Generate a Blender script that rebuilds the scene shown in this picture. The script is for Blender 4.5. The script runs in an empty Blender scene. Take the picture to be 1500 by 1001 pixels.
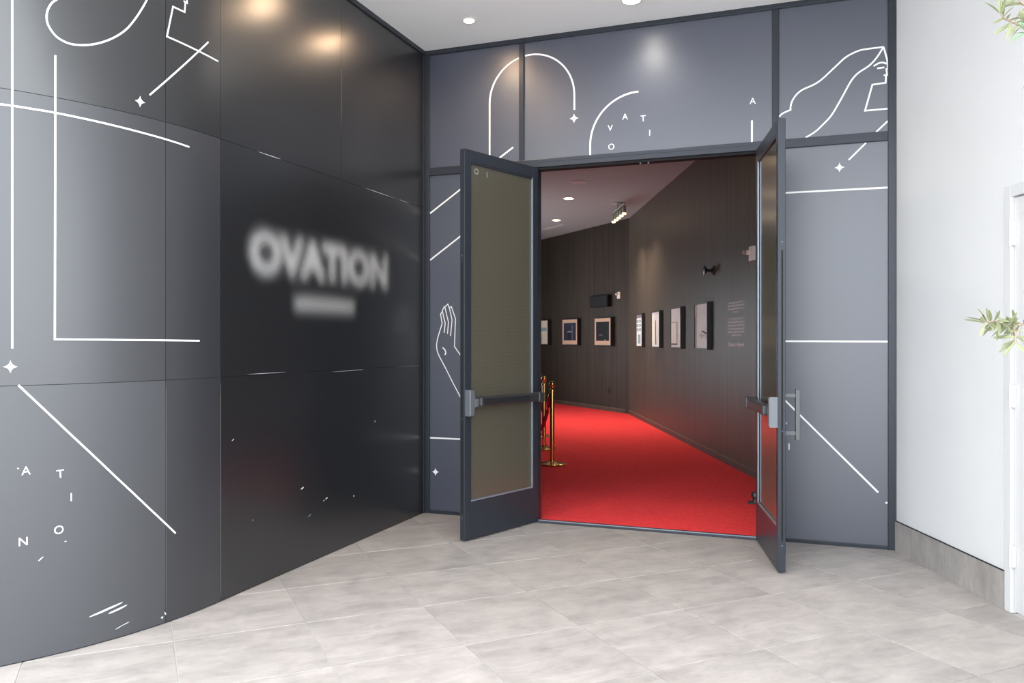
import bpy, bmesh, math, random
import numpy as np
from mathutils import Vector, Matrix

random.seed(7)
scene = bpy.context.scene
COL = scene.collection

# ------------------------------------------------------------------ camera
cam_d = bpy.data.cameras.new('camera')
cam = bpy.data.objects.new('camera', cam_d)
COL.objects.link(cam)
cam.location = (3.0, -6.05, 1.40)
cam.rotation_euler = (math.radians(90), 0, math.radians(20.27))
cam_d.sensor_width = 36.0
cam_d.lens = 1204.0 / 1500.0 * 36.0
cam_d.shift_y = 0.0
cam_d.clip_start = 0.05
scene.camera = cam

# ------------------------------------------------------------------ daylight
world = bpy.data.worlds.new('overcast_sky')
scene.world = world
world.use_nodes = True
bgn = world.node_tree.nodes['Background']
bgn.inputs['Color'].default_value = (0.89, 0.945, 1.0, 1)
bgn.inputs['Strength'].default_value = 1.0

vs = scene.view_settings
vs.view_transform = 'Standard'
vs.look = 'None'
vs.gamma = 1.0
vs.use_curve_mapping = False
vs.exposure = 2.65

CEIL = 3.77

# ------------------------------------------------------------------ materials
MATS = {}

def mat(name, color, rough=0.5, metal=0.0, spec=0.5, emit=None, estr=0.0, noise=None, bump=None, coat=0.0, trans=0.0):
    """noise = (scale, amount, (sx,sy,sz)) brightness mottling; bump = (scale, strength, (sx,sy,sz))"""
    if name in MATS:
        return MATS[name]
    m = bpy.data.materials.new(name)
    m.use_nodes = True
    nt = m.node_tree
    b = nt.nodes['Principled BSDF']
    b.inputs['Base Color'].default_value = (*color, 1)
    b.inputs['Roughness'].default_value = rough
    b.inputs['Metallic'].default_value = metal
    b.inputs['Specular IOR Level'].default_value = spec
    b.inputs['Coat Weight'].default_value = coat
    b.inputs['Coat Roughness'].default_value = 0.05
    b.inputs['Transmission Weight'].default_value = trans
    if emit:
        b.inputs['Emission Color'].default_value = (*emit, 1)
        b.inputs['Emission Strength'].default_value = estr
    def coords(sc):
        tc = nt.nodes.new('ShaderNodeNewGeometry')
        mp = nt.nodes.new('ShaderNodeMapping')
        mp.inputs['Scale'].default_value = sc
        nt.links.new(tc.outputs['Position'], mp.inputs['Vector'])
        return mp.outputs['Vector']
    if noise:
        sc, amt, st = noise
        n = nt.nodes.new('ShaderNodeTexNoise')
        n.inputs['Scale'].default_value = sc
        n.inputs['Detail'].default_value = 5
        n.inputs['Roughness'].default_value = 0.6
        nt.links.new(coords(st), n.inputs['Vector'])
        r = nt.nodes.new('ShaderNodeMapRange')
        r.inputs['From Min'].default_value = 0.3
        r.inputs['From Max'].default_value = 0.7
        r.inputs['To Min'].default_value = 1 - amt
        r.inputs['To Max'].default_value = 1 + amt
        nt.links.new(n.outputs['Fac'], r.inputs['Value'])
        mx = nt.nodes.new('ShaderNodeVectorMath')
        mx.operation = 'SCALE'
        mx.inputs[0].default_value = color
        nt.links.new(r.outputs['Result'], mx.inputs['Scale'])
        nt.links.new(mx.outputs['Vector'], b.inputs['Base Color'])
    if bump:
        sc, s, st = bump
        n = nt.nodes.new('ShaderNodeTexNoise')
        n.inputs['Scale'].default_value = sc
        n.inputs['Detail'].default_value = 3
        nt.links.new(coords(st), n.inputs['Vector'])
        bp = nt.nodes.new('ShaderNodeBump')
        bp.inputs['Strength'].default_value = s
        bp.inputs['Distance'].default_value = 0.01
        nt.links.new(n.outputs['Fac'], bp.inputs['Height'])
        nt.links.new(bp.outputs['Normal'], b.inputs['Normal'])
    MATS[name] = m
    return m

def tile_material(name, base, vary):
    m = bpy.data.materials.new(name)
    m.use_nodes = True
    nt = m.node_tree
    b = nt.nodes['Principled BSDF']
    b.inputs['Roughness'].default_value = 0.5
    geo = nt.nodes.new('ShaderNodeNewGeometry')
    oi = nt.nodes.new('ShaderNodeObjectInfo')
    mp = nt.nodes.new('ShaderNodeMapping')
    mp.inputs['Rotation'].default_value = (0, 0, math.radians(-44.85))
    nt.links.new(geo.outputs['Position'], mp.inputs['Vector'])
    off = nt.nodes.new('ShaderNodeVectorMath'); off.operation = 'SCALE'
    off.inputs[0].default_value = (37.0, 91.0, 13.0)
    nt.links.new(oi.outputs['Random'], off.inputs['Scale'])
    add = nt.nodes.new('ShaderNodeVectorMath'); add.operation = 'ADD'
    nt.links.new(mp.outputs['Vector'], add.inputs[0])
    nt.links.new(off.outputs['Vector'], add.inputs[1])
    st = nt.nodes.new('ShaderNodeMapping')
    st.inputs['Scale'].default_value = (1.6, 4.5, 1)
    nt.links.new(add.outputs['Vector'], st.inputs['Vector'])
    n1 = nt.nodes.new('ShaderNodeTexNoise')
    n1.inputs['Scale'].default_value = 2.2; n1.inputs['Detail'].default_value = 9; n1.inputs['Roughness'].default_value = 0.72
    n1.inputs['Distortion'].default_value = 0.6
    nt.links.new(st.outputs['Vector'], n1.inputs['Vector'])
    n2 = nt.nodes.new('ShaderNodeTexNoise')
    n2.inputs['Scale'].default_value = 5.0; n2.inputs['Detail'].default_value = 8; n2.inputs['Roughness'].default_value = 0.7
    nt.links.new(add.outputs['Vector'], n2.inputs['Vector'])
    mixf = nt.nodes.new('ShaderNodeMath'); mixf.operation = 'MULTIPLY_ADD'
    mixf.inputs[1].default_value = 0.6
    nt.links.new(n1.outputs['Fac'], mixf.inputs[0])
    h = nt.nodes.new('ShaderNodeMath'); h.operation = 'MULTIPLY'; h.inputs[1].default_value = 0.4
    nt.links.new(n2.outputs['Fac'], h.inputs[0])
    nt.links.new(h.outputs['Value'], mixf.inputs[2])
    rmp = nt.nodes.new('ShaderNodeValToRGB')
    cr = rmp.color_ramp
    cr.elements[0].position = 0.34
    cr.elements[0].color = (*[c * (1 - vary) for c in base], 1)
    cr.elements[1].position = 0.62
    cr.elements[1].color = (*[min(1, c * (1 + vary * 0.8)) for c in base], 1)
    nt.links.new(mixf.outputs['Value'], rmp.inputs['Fac'])
    var = nt.nodes.new('ShaderNodeMapRange')
    var.inputs['To Min'].default_value = 0.93; var.inputs['To Max'].default_value = 1.06
    nt.links.new(oi.outputs['Random'], var.inputs['Value'])
    sc = nt.nodes.new('ShaderNodeVectorMath'); sc.operation = 'SCALE'
    nt.links.new(rmp.outputs['Color'], sc.inputs[0])
    nt.links.new(var.outputs['Result'], sc.inputs['Scale'])
    nt.links.new(sc.outputs['Vector'], b.inputs['Base Color'])
    rr = nt.nodes.new('ShaderNodeMapRange')
    rr.inputs['To Min'].default_value = 0.38; rr.inputs['To Max'].default_value = 0.58
    nt.links.new(n1.outputs['Fac'], rr.inputs['Value'])
    nt.links.new(rr.outputs['Result'], b.inputs['Roughness'])
    MATS[name] = m
    return m

def wood_wall_material(name, rough, spec, k):
    m = bpy.data.materials.new(name)
    m.use_nodes = True
    nt = m.node_tree
    b = nt.nodes['Principled BSDF']
    b.inputs['Roughness'].default_value = rough
    b.inputs['Specular IOR Level'].default_value = spec
    geo = nt.nodes.new('ShaderNodeNewGeometry')
    mp = nt.nodes.new('ShaderNodeMapping'); mp.inputs['Scale'].default_value = (9, 9, 0.3)
    nt.links.new(geo.outputs['Position'], mp.inputs['Vector'])
    n = nt.nodes.new('ShaderNodeTexNoise')
    n.inputs['Scale'].default_value = 1.6; n.inputs['Detail'].default_value = 6; n.inputs['Roughness'].default_value = 0.65
    nt.links.new(mp.outputs['Vector'], n.inputs['Vector'])
    r = nt.nodes.new('ShaderNodeValToRGB')
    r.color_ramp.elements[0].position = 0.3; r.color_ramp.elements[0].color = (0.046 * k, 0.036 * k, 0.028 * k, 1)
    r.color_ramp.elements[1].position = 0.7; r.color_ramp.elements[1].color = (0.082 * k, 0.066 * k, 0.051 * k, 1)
    nt.links.new(n.outputs['Fac'], r.inputs['Fac'])
    nt.links.new(r.outputs['Color'], b.inputs['Base Color'])
    MATS[name] = m
    return m

def film_material():
    """perforated window film seen from behind: olive brown with a fine weave under glass"""
    m = bpy.data.materials.new('perforated_film_on_glass')
    m.use_nodes = True
    nt = m.node_tree
    b = nt.nodes['Principled BSDF']
    b.inputs['Roughness'].default_value = 0.16
    tc = nt.nodes.new('ShaderNodeTexCoord')
    ws = []
    for ax in ('X', 'Z'):
        w = nt.nodes.new('ShaderNodeTexWave')
        w.bands_direction = ax
        w.inputs['Scale'].default_value = 34 if ax == 'X' else 30
        w.inputs['Distortion'].default_value = 0.15
        w.inputs['Detail'].default_value = 1
        nt.links.new(tc.outputs['Object'], w.inputs['Vector'])
        ws.append(w)
    mul = nt.nodes.new('ShaderNodeMath'); mul.operation = 'MULTIPLY'
    nt.links.new(ws[0].outputs['Fac'], mul.inputs[0]); nt.links.new(ws[1].outputs['Fac'], mul.inputs[1])
    r = nt.nodes.new('ShaderNodeValToRGB')
    r.color_ramp.elements[0].color = (0.070, 0.063, 0.046, 1)
    r.color_ramp.elements[1].color = (0.105, 0.097, 0.075, 1)
    nt.links.new(mul.outputs['Value'], r.inputs['Fac'])
    nt.links.new(r.outputs['Color'], b.inputs['Base Color'])
    MATS['film'] = m
    return m

M_tile = tile_material('stone_look_tile', (0.375, 0.338, 0.315), 0.27)
M_skirt = tile_material('stone_look_skirting', (0.31, 0.29, 0.272), 0.27)
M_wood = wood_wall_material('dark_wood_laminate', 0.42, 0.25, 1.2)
M_wood_matt_shaded = wood_wall_material('dark_wood_laminate_matt_shaded', 0.6, 0.2, 0.62)  # matt copy with the end wall's shade put into a darker colour
M_film = film_material()
M_grout = mat('grout', (0.52, 0.50, 0.48), 0.85)
M_pave = mat('pale_bounce_paving', (0.62, 0.61, 0.59), 0.8, noise=(3, 0.1, (1, 1, 1)))  # for the unseen outer ground, made paler to bounce light back in
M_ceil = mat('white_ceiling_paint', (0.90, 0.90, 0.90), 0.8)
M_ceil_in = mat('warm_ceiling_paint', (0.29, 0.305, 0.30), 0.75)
M_plaster = mat('white_plaster', (0.66, 0.66, 0.66), 0.75, noise=(1.5, 0.02, (1, 1, 1)), bump=(55, 0.12, (1, 1, 1)))
M_white = mat('white_gloss_paint', (0.62, 0.62, 0.62), 0.4)
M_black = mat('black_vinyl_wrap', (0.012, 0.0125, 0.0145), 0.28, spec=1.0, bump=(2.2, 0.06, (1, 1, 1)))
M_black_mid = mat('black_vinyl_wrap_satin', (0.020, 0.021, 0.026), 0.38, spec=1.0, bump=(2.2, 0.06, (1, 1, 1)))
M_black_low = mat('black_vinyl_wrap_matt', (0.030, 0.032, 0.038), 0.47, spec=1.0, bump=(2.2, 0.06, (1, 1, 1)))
M_panel = mat('slate_vinyl_wrap', (0.038, 0.043, 0.066), 0.38, spec=1.0)
M_alu = mat('dark_anodised_aluminium', (0.030, 0.034, 0.043), 0.32, metal=0.2, spec=0.26)
M_alu_lt = mat('grey_aluminium_bead', (0.30, 0.34, 0.40), 0.3, metal=0.6)
M_frame_blk = mat('black_painted_metal', (0.018, 0.018, 0.020), 0.35)
M_print = mat('white_printed_vinyl', (0.86, 0.86, 0.86), 0.5)
M_print_dim = mat('faint_printed_vinyl', (0.34, 0.34, 0.33), 0.5)
M_carpet = mat('red_carpet', (0.93, 0.062, 0.066), 0.95, spec=0.1, noise=(60, 0.18, (1, 1, 1)), bump=(260, 0.5, (1, 1, 1)))
M_brass = mat('polished_brass', (0.78, 0.52, 0.22), 0.18, metal=1.0)
M_velvet = mat('red_velvet', (0.34, 0.008, 0.014), 0.8, spec=0.2)
M_steel = mat('grey_metal', (0.125, 0.135, 0.15), 0.45, metal=0.3)
M_pull = mat('dull_pull_handle_metal', (0.085, 0.088, 0.093), 0.4, metal=0.5)
M_bar = mat('black_bar_metal', (0.030, 0.031, 0.035), 0.3, spec=0.5)
M_lens = mat('lit_lens', (1, 0.9, 0.75), 0.4, emit=(1.0, 0.66, 0.40), estr=60)
M_lens_c = mat('lit_lens_neutral', (1, 0.96, 0.9), 0.4, emit=(1.0, 0.95, 0.88), estr=10)
M_lens_in = mat('lit_lens_warm', (1, 0.85, 0.6), 0.4, emit=(1.0, 0.78, 0.46), estr=6)
M_lens_dim = mat('dim_warm_lens', (1, 0.85, 0.5), 0.4, emit=(1.0, 0.80, 0.40), estr=0.35)
M_ring = mat('white_light_trim', (0.8, 0.79, 0.77), 0.5)
M_offwhite = mat('offwhite_plastic', (0.72, 0.62, 0.56), 0.45)
M_mat_tan = mat('tan_mount_board', (0.46, 0.29, 0.20), 0.8)
M_pic_pale = mat('pale_print_reflection', (0.92, 0.91, 0.88), 0.28, noise=(9, 0.12, (1, 1, 1)))  # pale tone carries the picture glass reflection in the print colour
M_pic_grey = mat('warm_grey_print', (0.45, 0.42, 0.38), 0.6, noise=(7, 0.2, (1, 1, 1)))
M_pic_teal = mat('teal_grey_print', (0.24, 0.34, 0.35), 0.6)
M_pic_brown = mat('brown_print', (0.09, 0.05, 0.03), 0.6)
M_pic_dark = mat('dark_print', (0.010, 0.011, 0.014), 0.7, spec=0.2)
M_pic_mauve = mat('mauve_print', (0.24, 0.18, 0.20), 0.6)
M_pic_blue = mat('dusk_blue_print', (0.020, 0.024, 0.040), 0.7, spec=0.2)
M_sage = mat('sage_metal', (0.33, 0.36, 0.32), 0.4)
M_leaf = mat('olive_leaf', (0.23, 0.25, 0.135), 0.55)
M_leaf_g = mat('green_leaf', (0.20, 0.36, 0.19), 0.5)
M_twig = mat('pale_twig', (0.34, 0.25, 0.19), 0.8)
M_bark = mat('olive_bark', (0.22, 0.19, 0.15), 0.9, bump=(40, 0.6, (1, 1, 0.3)))
M_pot = mat('grey_planter', (0.32, 0.32, 0.32), 0.7)
M_soil = mat('potting_soil', (0.05, 0.035, 0.025), 0.95)
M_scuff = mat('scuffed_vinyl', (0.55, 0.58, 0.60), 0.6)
M_seal = mat('dark_seal', (0.012, 0.012, 0.013), 0.7, spec=0.2)

# ------------------------------------------------------------------ helpers
def link(o, parent=None):
    COL.objects.link(o)
    if parent is not None:
        o.parent = parent
    return o

def tag(o, label=None, cat=None, group=None, kind=None):
    if label: o['label'] = label
    if cat: o['category'] = cat
    if group: o['group'] = group
    if kind: o['kind'] = kind
    return o

def mesh_obj(name, verts, faces, m, parent=None, smooth=False):
    me = bpy.data.meshes.new(name)
    me.from_pydata([tuple(v) for v in verts], [], faces)
    me.validate()
    bm = bmesh.new(); bm.from_mesh(me)
    bmesh.ops.recalc_face_normals(bm, faces=bm.faces)
    if smooth:
        for f in bm.faces: f.smooth = True
    bm.to_mesh(me); bm.free()
    me.materials.append(m)
    return link(bpy.data.objects.new(name, me), parent)

def bm_obj(name, bm, m, parent=None, smooth=False):
    me = bpy.data.meshes.new(name)
    bmesh.ops.recalc_face_normals(bm, faces=bm.faces)
    if smooth:
        for f in bm.faces: f.smooth = True
    bm.to_mesh(me); bm.free()
    me.materials.append(m)
    return link(bpy.data.objects.new(name, me), parent)

def add_box(bm, x0, x1, y0, y1, z0, z1, bev=0.0):
    r = bmesh.ops.create_cube(bm, size=1.0)
    vs_ = r['verts']
    for v in vs_:
        v.co = Vector(((x0 + x1) / 2 + v.co.x * (x1 - x0), (y0 + y1) / 2 + v.co.y * (y1 - y0), (z0 + z1) / 2 + v.co.z * (z1 - z0)))
    if bev:
        es = list({e for v in vs_ for e in v.link_edges})
        bmesh.ops.bevel(bm, geom=es, offset=bev, segments=2, affect='EDGES', profile=0.5)

def box(name, x0, x1, y0, y1, z0, z1, m, parent=None, bev=0.0):
    bm = bmesh.new()
    x0, x1 = min(x0, x1), max(x0, x1); y0, y1 = min(y0, y1), max(y0, y1); z0, z1 = min(z0, z1), max(z0, z1)
    add_box(bm, x0, x1, y0, y1, z0, z1, bev)
    return bm_obj(name, bm, m, parent)

def empty(name, loc=(0, 0, 0), rz=0.0, parent=None):
    o = bpy.data.objects.new(name, None)
    o.empty_display_size = 0.1
    o.location = loc
    o.rotation_euler = (0, 0, rz)
    return link(o, parent)

def lathe(name, prof, m, parent=None, n=24, axis='Z', loc=(0, 0, 0), smooth=True):
    """prof = [(r, h)...] revolved about local axis"""
    vs_, fs = [], []
    for r, h in prof:
        for k in range(n):
            a = 2 * math.pi * k / n
            if axis == 'Z': p = (r * math.cos(a), r * math.sin(a), h)
            elif axis == 'Y': p = (r * math.cos(a), h, r * math.sin(a))
            else: p = (h, r * math.cos(a), r * math.sin(a))
            vs_.append((p[0] + loc[0], p[1] + loc[1], p[2] + loc[2]))
    for i in range(len(prof) - 1):
        for k in range(n):
            k2 = (k + 1) % n
            fs.append((i * n + k, i * n + k2, (i + 1) * n + k2, (i + 1) * n + k))
    fs.append(tuple(range(n)))
    fs.append(tuple((len(prof) - 1) * n + k for k in range(n)))
    o = mesh_obj(name, vs_, fs, m, parent, smooth)
    if smooth:
        try:
            o.data.set_sharp_from_angle(angle=math.radians(40))
        except Exception:
            pass
    return o

def tube(name, pts, rad, m, parent=None, n=10):
    """rad scalar or list"""
    pts = [Vector(p) for p in pts]
    if not isinstance(rad, (list, tuple)): rad = [rad] * len(pts)
    vs_, fs = [], []
    for i, p in enumerate(pts):
        t = (pts[min(i + 1, len(pts) - 1)] - pts[max(i - 1, 0)]).normalized()
        up = Vector((0, 0, 1)) if abs(t.z) < 0.9 else Vector((1, 0, 0))
        a = t.cross(up).normalized(); b = t.cross(a)
        for k in range(n):
            an = 2 * math.pi * k / n
            vs_.append(p + (a * math.cos(an) + b * math.sin(an)) * rad[i])
    for i in range(len(pts) - 1):
        for k in range(n):
            k2 = (k + 1) % n
            fs.append((i * n + k, i * n + k2, (i + 1) * n + k2, (i + 1) * n + k))
    fs.append(tuple(range(n))); fs.append(tuple((len(pts) - 1) * n + k for k in range(n)))
    return mesh_obj(name, vs_, fs, m, parent, True)

def smooth_pts(pts, sub=8):
    """Catmull-Rom through 2D points"""
    out = []
    n = len(pts)
    for i in range(n - 1):
        p0 = pts[max(i - 1, 0)]; p1 = pts[i]; p2 = pts[i + 1]; p3 = pts[min(i + 2, n - 1)]
        for k in range(sub):
            t = k / sub
            out.append(tuple(0.5 * ((2 * p1[j]) + (-p0[j] + p2[j]) * t + (2 * p0[j] - 5 * p1[j] + 4 * p2[j] - p3[j]) * t * t + (-p0[j] + 3 * p1[j] - 3 * p2[j] + p3[j]) * t ** 3) for j in range(2)))
    out.append(tuple(pts[-1]))
    return out

def densify(pts, step):
    out = [tuple(pts[0])]
    for a, b in zip(pts[:-1], pts[1:]):
        d = math.dist(a, b)
        k = max(1, int(math.ceil(d / step)))
        for i in range(1, k + 1):
            out.append((a[0] + (b[0] - a[0]) * i / k, a[1] + (b[1] - a[1]) * i / k))
    return out

def ribbon(name, pts, width, surf, m, parent, step=0.08):
    """flat raised line on a surface; surf(u, v, off) -> 3D"""
    pts = densify(pts, step)
    n = len(pts)
    L, Rr = [], []
    for i in range(n):
        def seg(a, b):
            d = (b[0] - a[0], b[1] - a[1]); l = math.hypot(*d) or 1
            return (-d[1] / l, d[0] / l)
        if i == 0: nn = seg(pts[0], pts[1]); k = 1
        elif i == n - 1: nn = seg(pts[-2], pts[-1]); k = 1
        else:
            a = seg(pts[i - 1], pts[i]); b = seg(pts[i], pts[i + 1])
            nn = (a[0] + b[0], a[1] + b[1]); l = math.hypot(*nn)
            if l < 1e-6: nn = a; l = 1
            nn = (nn[0] / l, nn[1] / l)
            k = min(2.0, 1 / max(0.3, nn[0] * a[0] + nn[1] * a[1]))
        h = width / 2 * k
        L.append((pts[i][0] + nn[0] * h, pts[i][1] + nn[1] * h))
        Rr.append((pts[i][0] - nn[0] * h, pts[i][1] - nn[1] * h))
    vs_, fs = [], []
    for i in range(n):
        vs_ += [surf(*L[i], 0.0), surf(*L[i], 0.0015), surf(*Rr[i], 0.0015), surf(*Rr[i], 0.0)]
    for i in range(n - 1):
        a = i * 4; b = a + 4
        fs += [(a, b, b + 1, a + 1), (a + 1, b + 1, b + 2, a + 2), (a + 2, b + 2, b + 3, a + 3)]
    fs += [(0, 1, 2, 3), ((n - 1) * 4, (n - 1) * 4 + 1, (n - 1) * 4 + 2, (n - 1) * 4 + 3)]
    return mesh_obj(name, vs_, fs, m, parent)

def star(name, u, v, r, surf, m, parent):
    pts = []
    for q in range(4):
        a0 = math.pi / 2 * q
        tip0 = (math.cos(a0), math.sin(a0)); tip1 = (math.cos(a0 + math.pi / 2), math.sin(a0 + math.pi / 2))
        for k in range(6):
            t = k / 6
            # concave arc between the tips, pulled to the centre
            c = (0.16 * (tip0[0] + tip1[0]), 0.16 * (tip0[1] + tip1[1]))
            pts.append(((1 - t) ** 2 * tip0[0] + 2 * t * (1 - t) * c[0] + t * t * tip1[0], (1 - t) ** 2 * tip0[1] + 2 * t * (1 - t) * c[1] + t * t * tip1[1]))
    n = len(pts)
    vs_ = [surf(u, v, 0.0015)] + [surf(u + p[0] * r, v + p[1] * r, 0.0015) for p in pts] + [surf(u + p[0] * r, v + p[1] * r, 0.0) for p in pts]
    fs = []
    for k in range(n):
        k2 = (k + 1) % n
        fs.append((0, 1 + k, 1 + k2)); fs.append((1 + k, 1 + n + k, 1 + n + k2, 1 + k2))
    return mesh_obj(name, vs_, fs, m, parent)

def text_tris(body, bold=0.0, spacing=1.0):
    c = bpy.data.curves.new('lettering', 'FONT')
    c.body = body; c.size = 1.0; c.offset = bold; c.space_character = spacing
    c.resolution_u = 4
    o = bpy.data.objects.new('lettering', c)
    COL.objects.link(o)
    dg = bpy.context.evaluated_depsgraph_get()
    me = o.evaluated_get(dg).to_mesh()
    vs_ = np.array([v.co[:2] for v in me.vertices], float)
    me.calc_loop_triangles()
    fs = [tuple(p.vertices) for p in me.loop_triangles]
    o.evaluated_get(dg).to_mesh_clear()
    COL.objects.unlink(o); bpy.data.objects.remove(o); bpy.data.curves.remove(c)
    return vs_, fs

def text(name, body, u, v, surf, m, parent, height=None, width=None, bold=0.0, flip=1, rot=0.0):
    """lettering centred at (u, v); height = cap height, width optional"""
    vs_, fs = text_tris(body, bold)
    mn, mx = vs_.min(0), vs_.max(0)
    cap = 0.72
    ky = height / cap if height else width / (mx[0] - mn[0])
    kx = width / (mx[0] - mn[0]) if width else ky
    cx = (mn[0] + mx[0]) / 2; cy = cap / 2 if len(body) > 1 else (mn[1] + mx[1]) / 2
    P = []
    cr, sr = math.cos(rot), math.sin(rot)
    for x, y in vs_:
        a = (x - cx) * kx; b = (y - cy) * ky
        a, b = a * cr - b * sr, a * sr + b * cr
        P.append(surf(u + flip * a, v + b, 0.0015))
    return mesh_obj(name, P, fs, m, parent)

# ------------------------------------------------------------------ floor: tile paving outside, carpet inside
TS = 0.6096
TA = math.radians(44.85)
T0 = Vector((1.0517, -3.0012))
ta, tb = Vector((math.cos(TA), math.sin(TA))), Vector((-math.sin(TA), math.cos(TA)))
EXT_A, EXT_K = 3.5, 0.376          # outside right wall: x = A - K*y
INT_A, INT_K = 3.495, 0.404        # inside right wall

floor = mesh_obj('floor', [(-9, -16, -0.004), (14, -16, -0.004), (14, 0.03, -0.004), (-9, 0.03, -0.004), (-9, -16, -0.1), (14, -16, -0.1), (14, 0.03, -0.1), (-9, 0.03, -0.1)],
                 [(0, 1, 2, 3), (4, 5, 6, 7), (0, 1, 5, 4), (1, 2, 6, 5), (2, 3, 7, 6), (3, 0, 4, 7)], M_grout)
tag(floor, 'grey stone look tile paving outside the doors', 'floor', kind='structure')

def clip(poly, nx, ny, d):
    """keep nx*x+ny*y <= d"""
    out = []
    for i in range(len(poly)):
        a, b = poly[i], poly[(i + 1) % len(poly)]
        fa = nx * a[0] + ny * a[1] - d; fb = nx * b[0] + ny * b[1] - d
        if fa <= 0: out.append(a)
        if (fa < 0) != (fb < 0) and abs(fa - fb) > 1e-9:
            t = fa / (fa - fb); out.append((a[0] + (b[0] - a[0]) * t, a[1] + (b[1] - a[1]) * t))
    return out

G = 0.0022
def tile_mesh(poly, z0=-0.006, z1=0.0):
    n = len(poly)
    cx = sum(p[0] for p in poly) / n; cy = sum(p[1] for p in poly) / n
    vs_ = [(x, y, z0) for x, y in poly] + [(x, y, z1 - 0.0012) for x, y in poly]
    inn = []
    for x, y in poly:
        d = math.hypot(x - cx, y - cy) or 1
        inn.append((x - (x - cx) / d * 0.0018, y - (y - cy) / d * 0.0018, z1))
    vs_ += inn
    fs = [tuple(range(2 * n, 3 * n))]
    for k in range(n):
        k2 = (k + 1) % n
        fs += [(k, k2, n + k2, n + k), (n + k, n + k2, 2 * n + k2, 2 * n + k)]
    return vs_, fs

full = [(G, G), (TS - G, G), (TS - G, TS - G), (G, TS - G)]
proto_me = None
far_polys = []
ntile = 0
cand = []
for i in range(-22, 26):
    for j in range(-22, 22):
        o = T0 + ta * (i * TS) + tb * (j * TS)
        w = [(o + ta * a + tb * b) for a, b in full]
        p = [(q.x, q.y) for q in w]
        cxy = sum((q for q in w), Vector((0, 0))) / 4
        if cxy.x < -8.5 or cxy.x > 13 or cxy.y < -15.5 or cxy.y > 0.5: continue
        q = clip(p, 0, 1, 0.028)
        q = clip(q, 1, EXT_K, EXT_A) if cxy.y > -4.2 else q
        if len(q) < 3: continue
        # keep what lies in front of the black wall
        if cxy.y > -2.5 and max(a for a, b in q) < 0.0: continue
        if cxy.y > -4.0 and cxy.x < -1.9: continue
        cand.append((math.hypot(cxy.x - 2.0, cxy.y + 2.6), i, j, o, q, len(q) == 4 and q == p))
cand.sort(key=lambda c: c[0])
for k, (d, i, j, o, q, whole) in enumerate(cand):
    if k < 190:
        if whole:
            if proto_me is None:
                lp = [((ta * a + tb * b).x, (ta * a + tb * b).y) for a, b in full]
                v_, f_ = tile_mesh(lp)
                t = mesh_obj('floor_tile', v_, f_, M_tile, floor)
                proto_me = t.data
            else:
                t = link(bpy.data.objects.new('floor_tile', proto_me), floor)
            t.location = (o.x, o.y, 0)
        else:
            lq = [(a - o.x, b - o.y) for a, b in q]
            v_, f_ = tile_mesh(lq)
            t = mesh_obj('floor_tile', v_, f_, M_tile, floor)
            t.location = (o.x, o.y, 0)
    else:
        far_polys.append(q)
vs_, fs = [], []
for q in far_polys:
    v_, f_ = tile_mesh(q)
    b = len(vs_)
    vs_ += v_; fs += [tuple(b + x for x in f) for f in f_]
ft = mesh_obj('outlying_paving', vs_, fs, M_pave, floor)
tag(ft, kind='stuff')

# carpet
cp = [(-0.6, 0.03), (INT_A - INT_K * 0.03, 0.03), (INT_A - INT_K * 9.6, 9.6), (-6.35, 15.5)]
carpet = mesh_obj('floor_inside', [(x, y, 0.008) for x, y in cp] + [(x, y, -0.1) for x, y in cp],
                  [(0, 1, 2, 3), (4, 5, 6, 7), (0, 1, 5, 4), (1, 2, 6, 5), (2, 3, 7, 6), (3, 0, 4, 7)], M_carpet)
tag(carpet, 'bright red carpet running inside beyond the open doors', 'carpet', kind='structure')

# threshold
th = empty('trim_1', (0.975, 0, 0))
box('threshold_plate', 0, 1.64, -0.03, 0.06, -0.004, 0.012, M_alu, th, 0.003)
box('threshold_ridge', 0, 1.64, 0.005, 0.02, 0.012, 0.016, M_alu_lt, th)
tag(th, 'thin metal threshold between red carpet and tile paving', 'threshold', kind='structure')

# ------------------------------------------------------------------ ceilings
CE = [(-9, -4.1), (9, -4.1), (9, 0.06), (-9, 0.06)]
ceil = mesh_obj('ceiling', [(x, y, CEIL) for x, y in CE] + [(x, y, CEIL + 0.3) for x, y in CE],
                [(0, 1, 2, 3), (4, 5, 6, 7), (0, 1, 5, 4), (1, 2, 6, 5), (2, 3, 7, 6), (3, 0, 4, 7)], M_ceil)
tag(ceil, 'plain white ceiling over the entrance', 'ceiling', kind='structure')
CI = [(-8, 0.06), (5, 0.06), (5, 16.5), (-8, 16.5)]
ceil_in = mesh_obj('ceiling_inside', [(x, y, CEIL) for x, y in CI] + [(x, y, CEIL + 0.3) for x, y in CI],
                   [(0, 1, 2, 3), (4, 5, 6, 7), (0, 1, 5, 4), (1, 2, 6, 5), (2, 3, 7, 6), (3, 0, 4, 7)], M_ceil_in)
tag(ceil_in, 'dim taupe ceiling of the corridor inside', 'ceiling', kind='structure')

# ------------------------------------------------------------------ left wall: black wrapped sheets, curving away at the near end
WR, WS = 1.9, 2.5
S1 = WS + WR * math.pi / 2

def wall_pt(s, off):
    if s <= WS: return (off, -s)
    if s <= S1:
        a = (s - WS) / WR
        return (-WR + (WR + off) * math.cos(a), -WS - (WR + off) * math.sin(a))
    return (-WR - (s - S1), -WS - WR - off)

def surf_left(u, v, off):          # u = -s so that lettering reads left to right
    x, y = wall_pt(-u, off + 0.0006)
    return (x, y, v)

def surf_left_s(s, v, off):
    return surf_left(-s, v, off)

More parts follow.
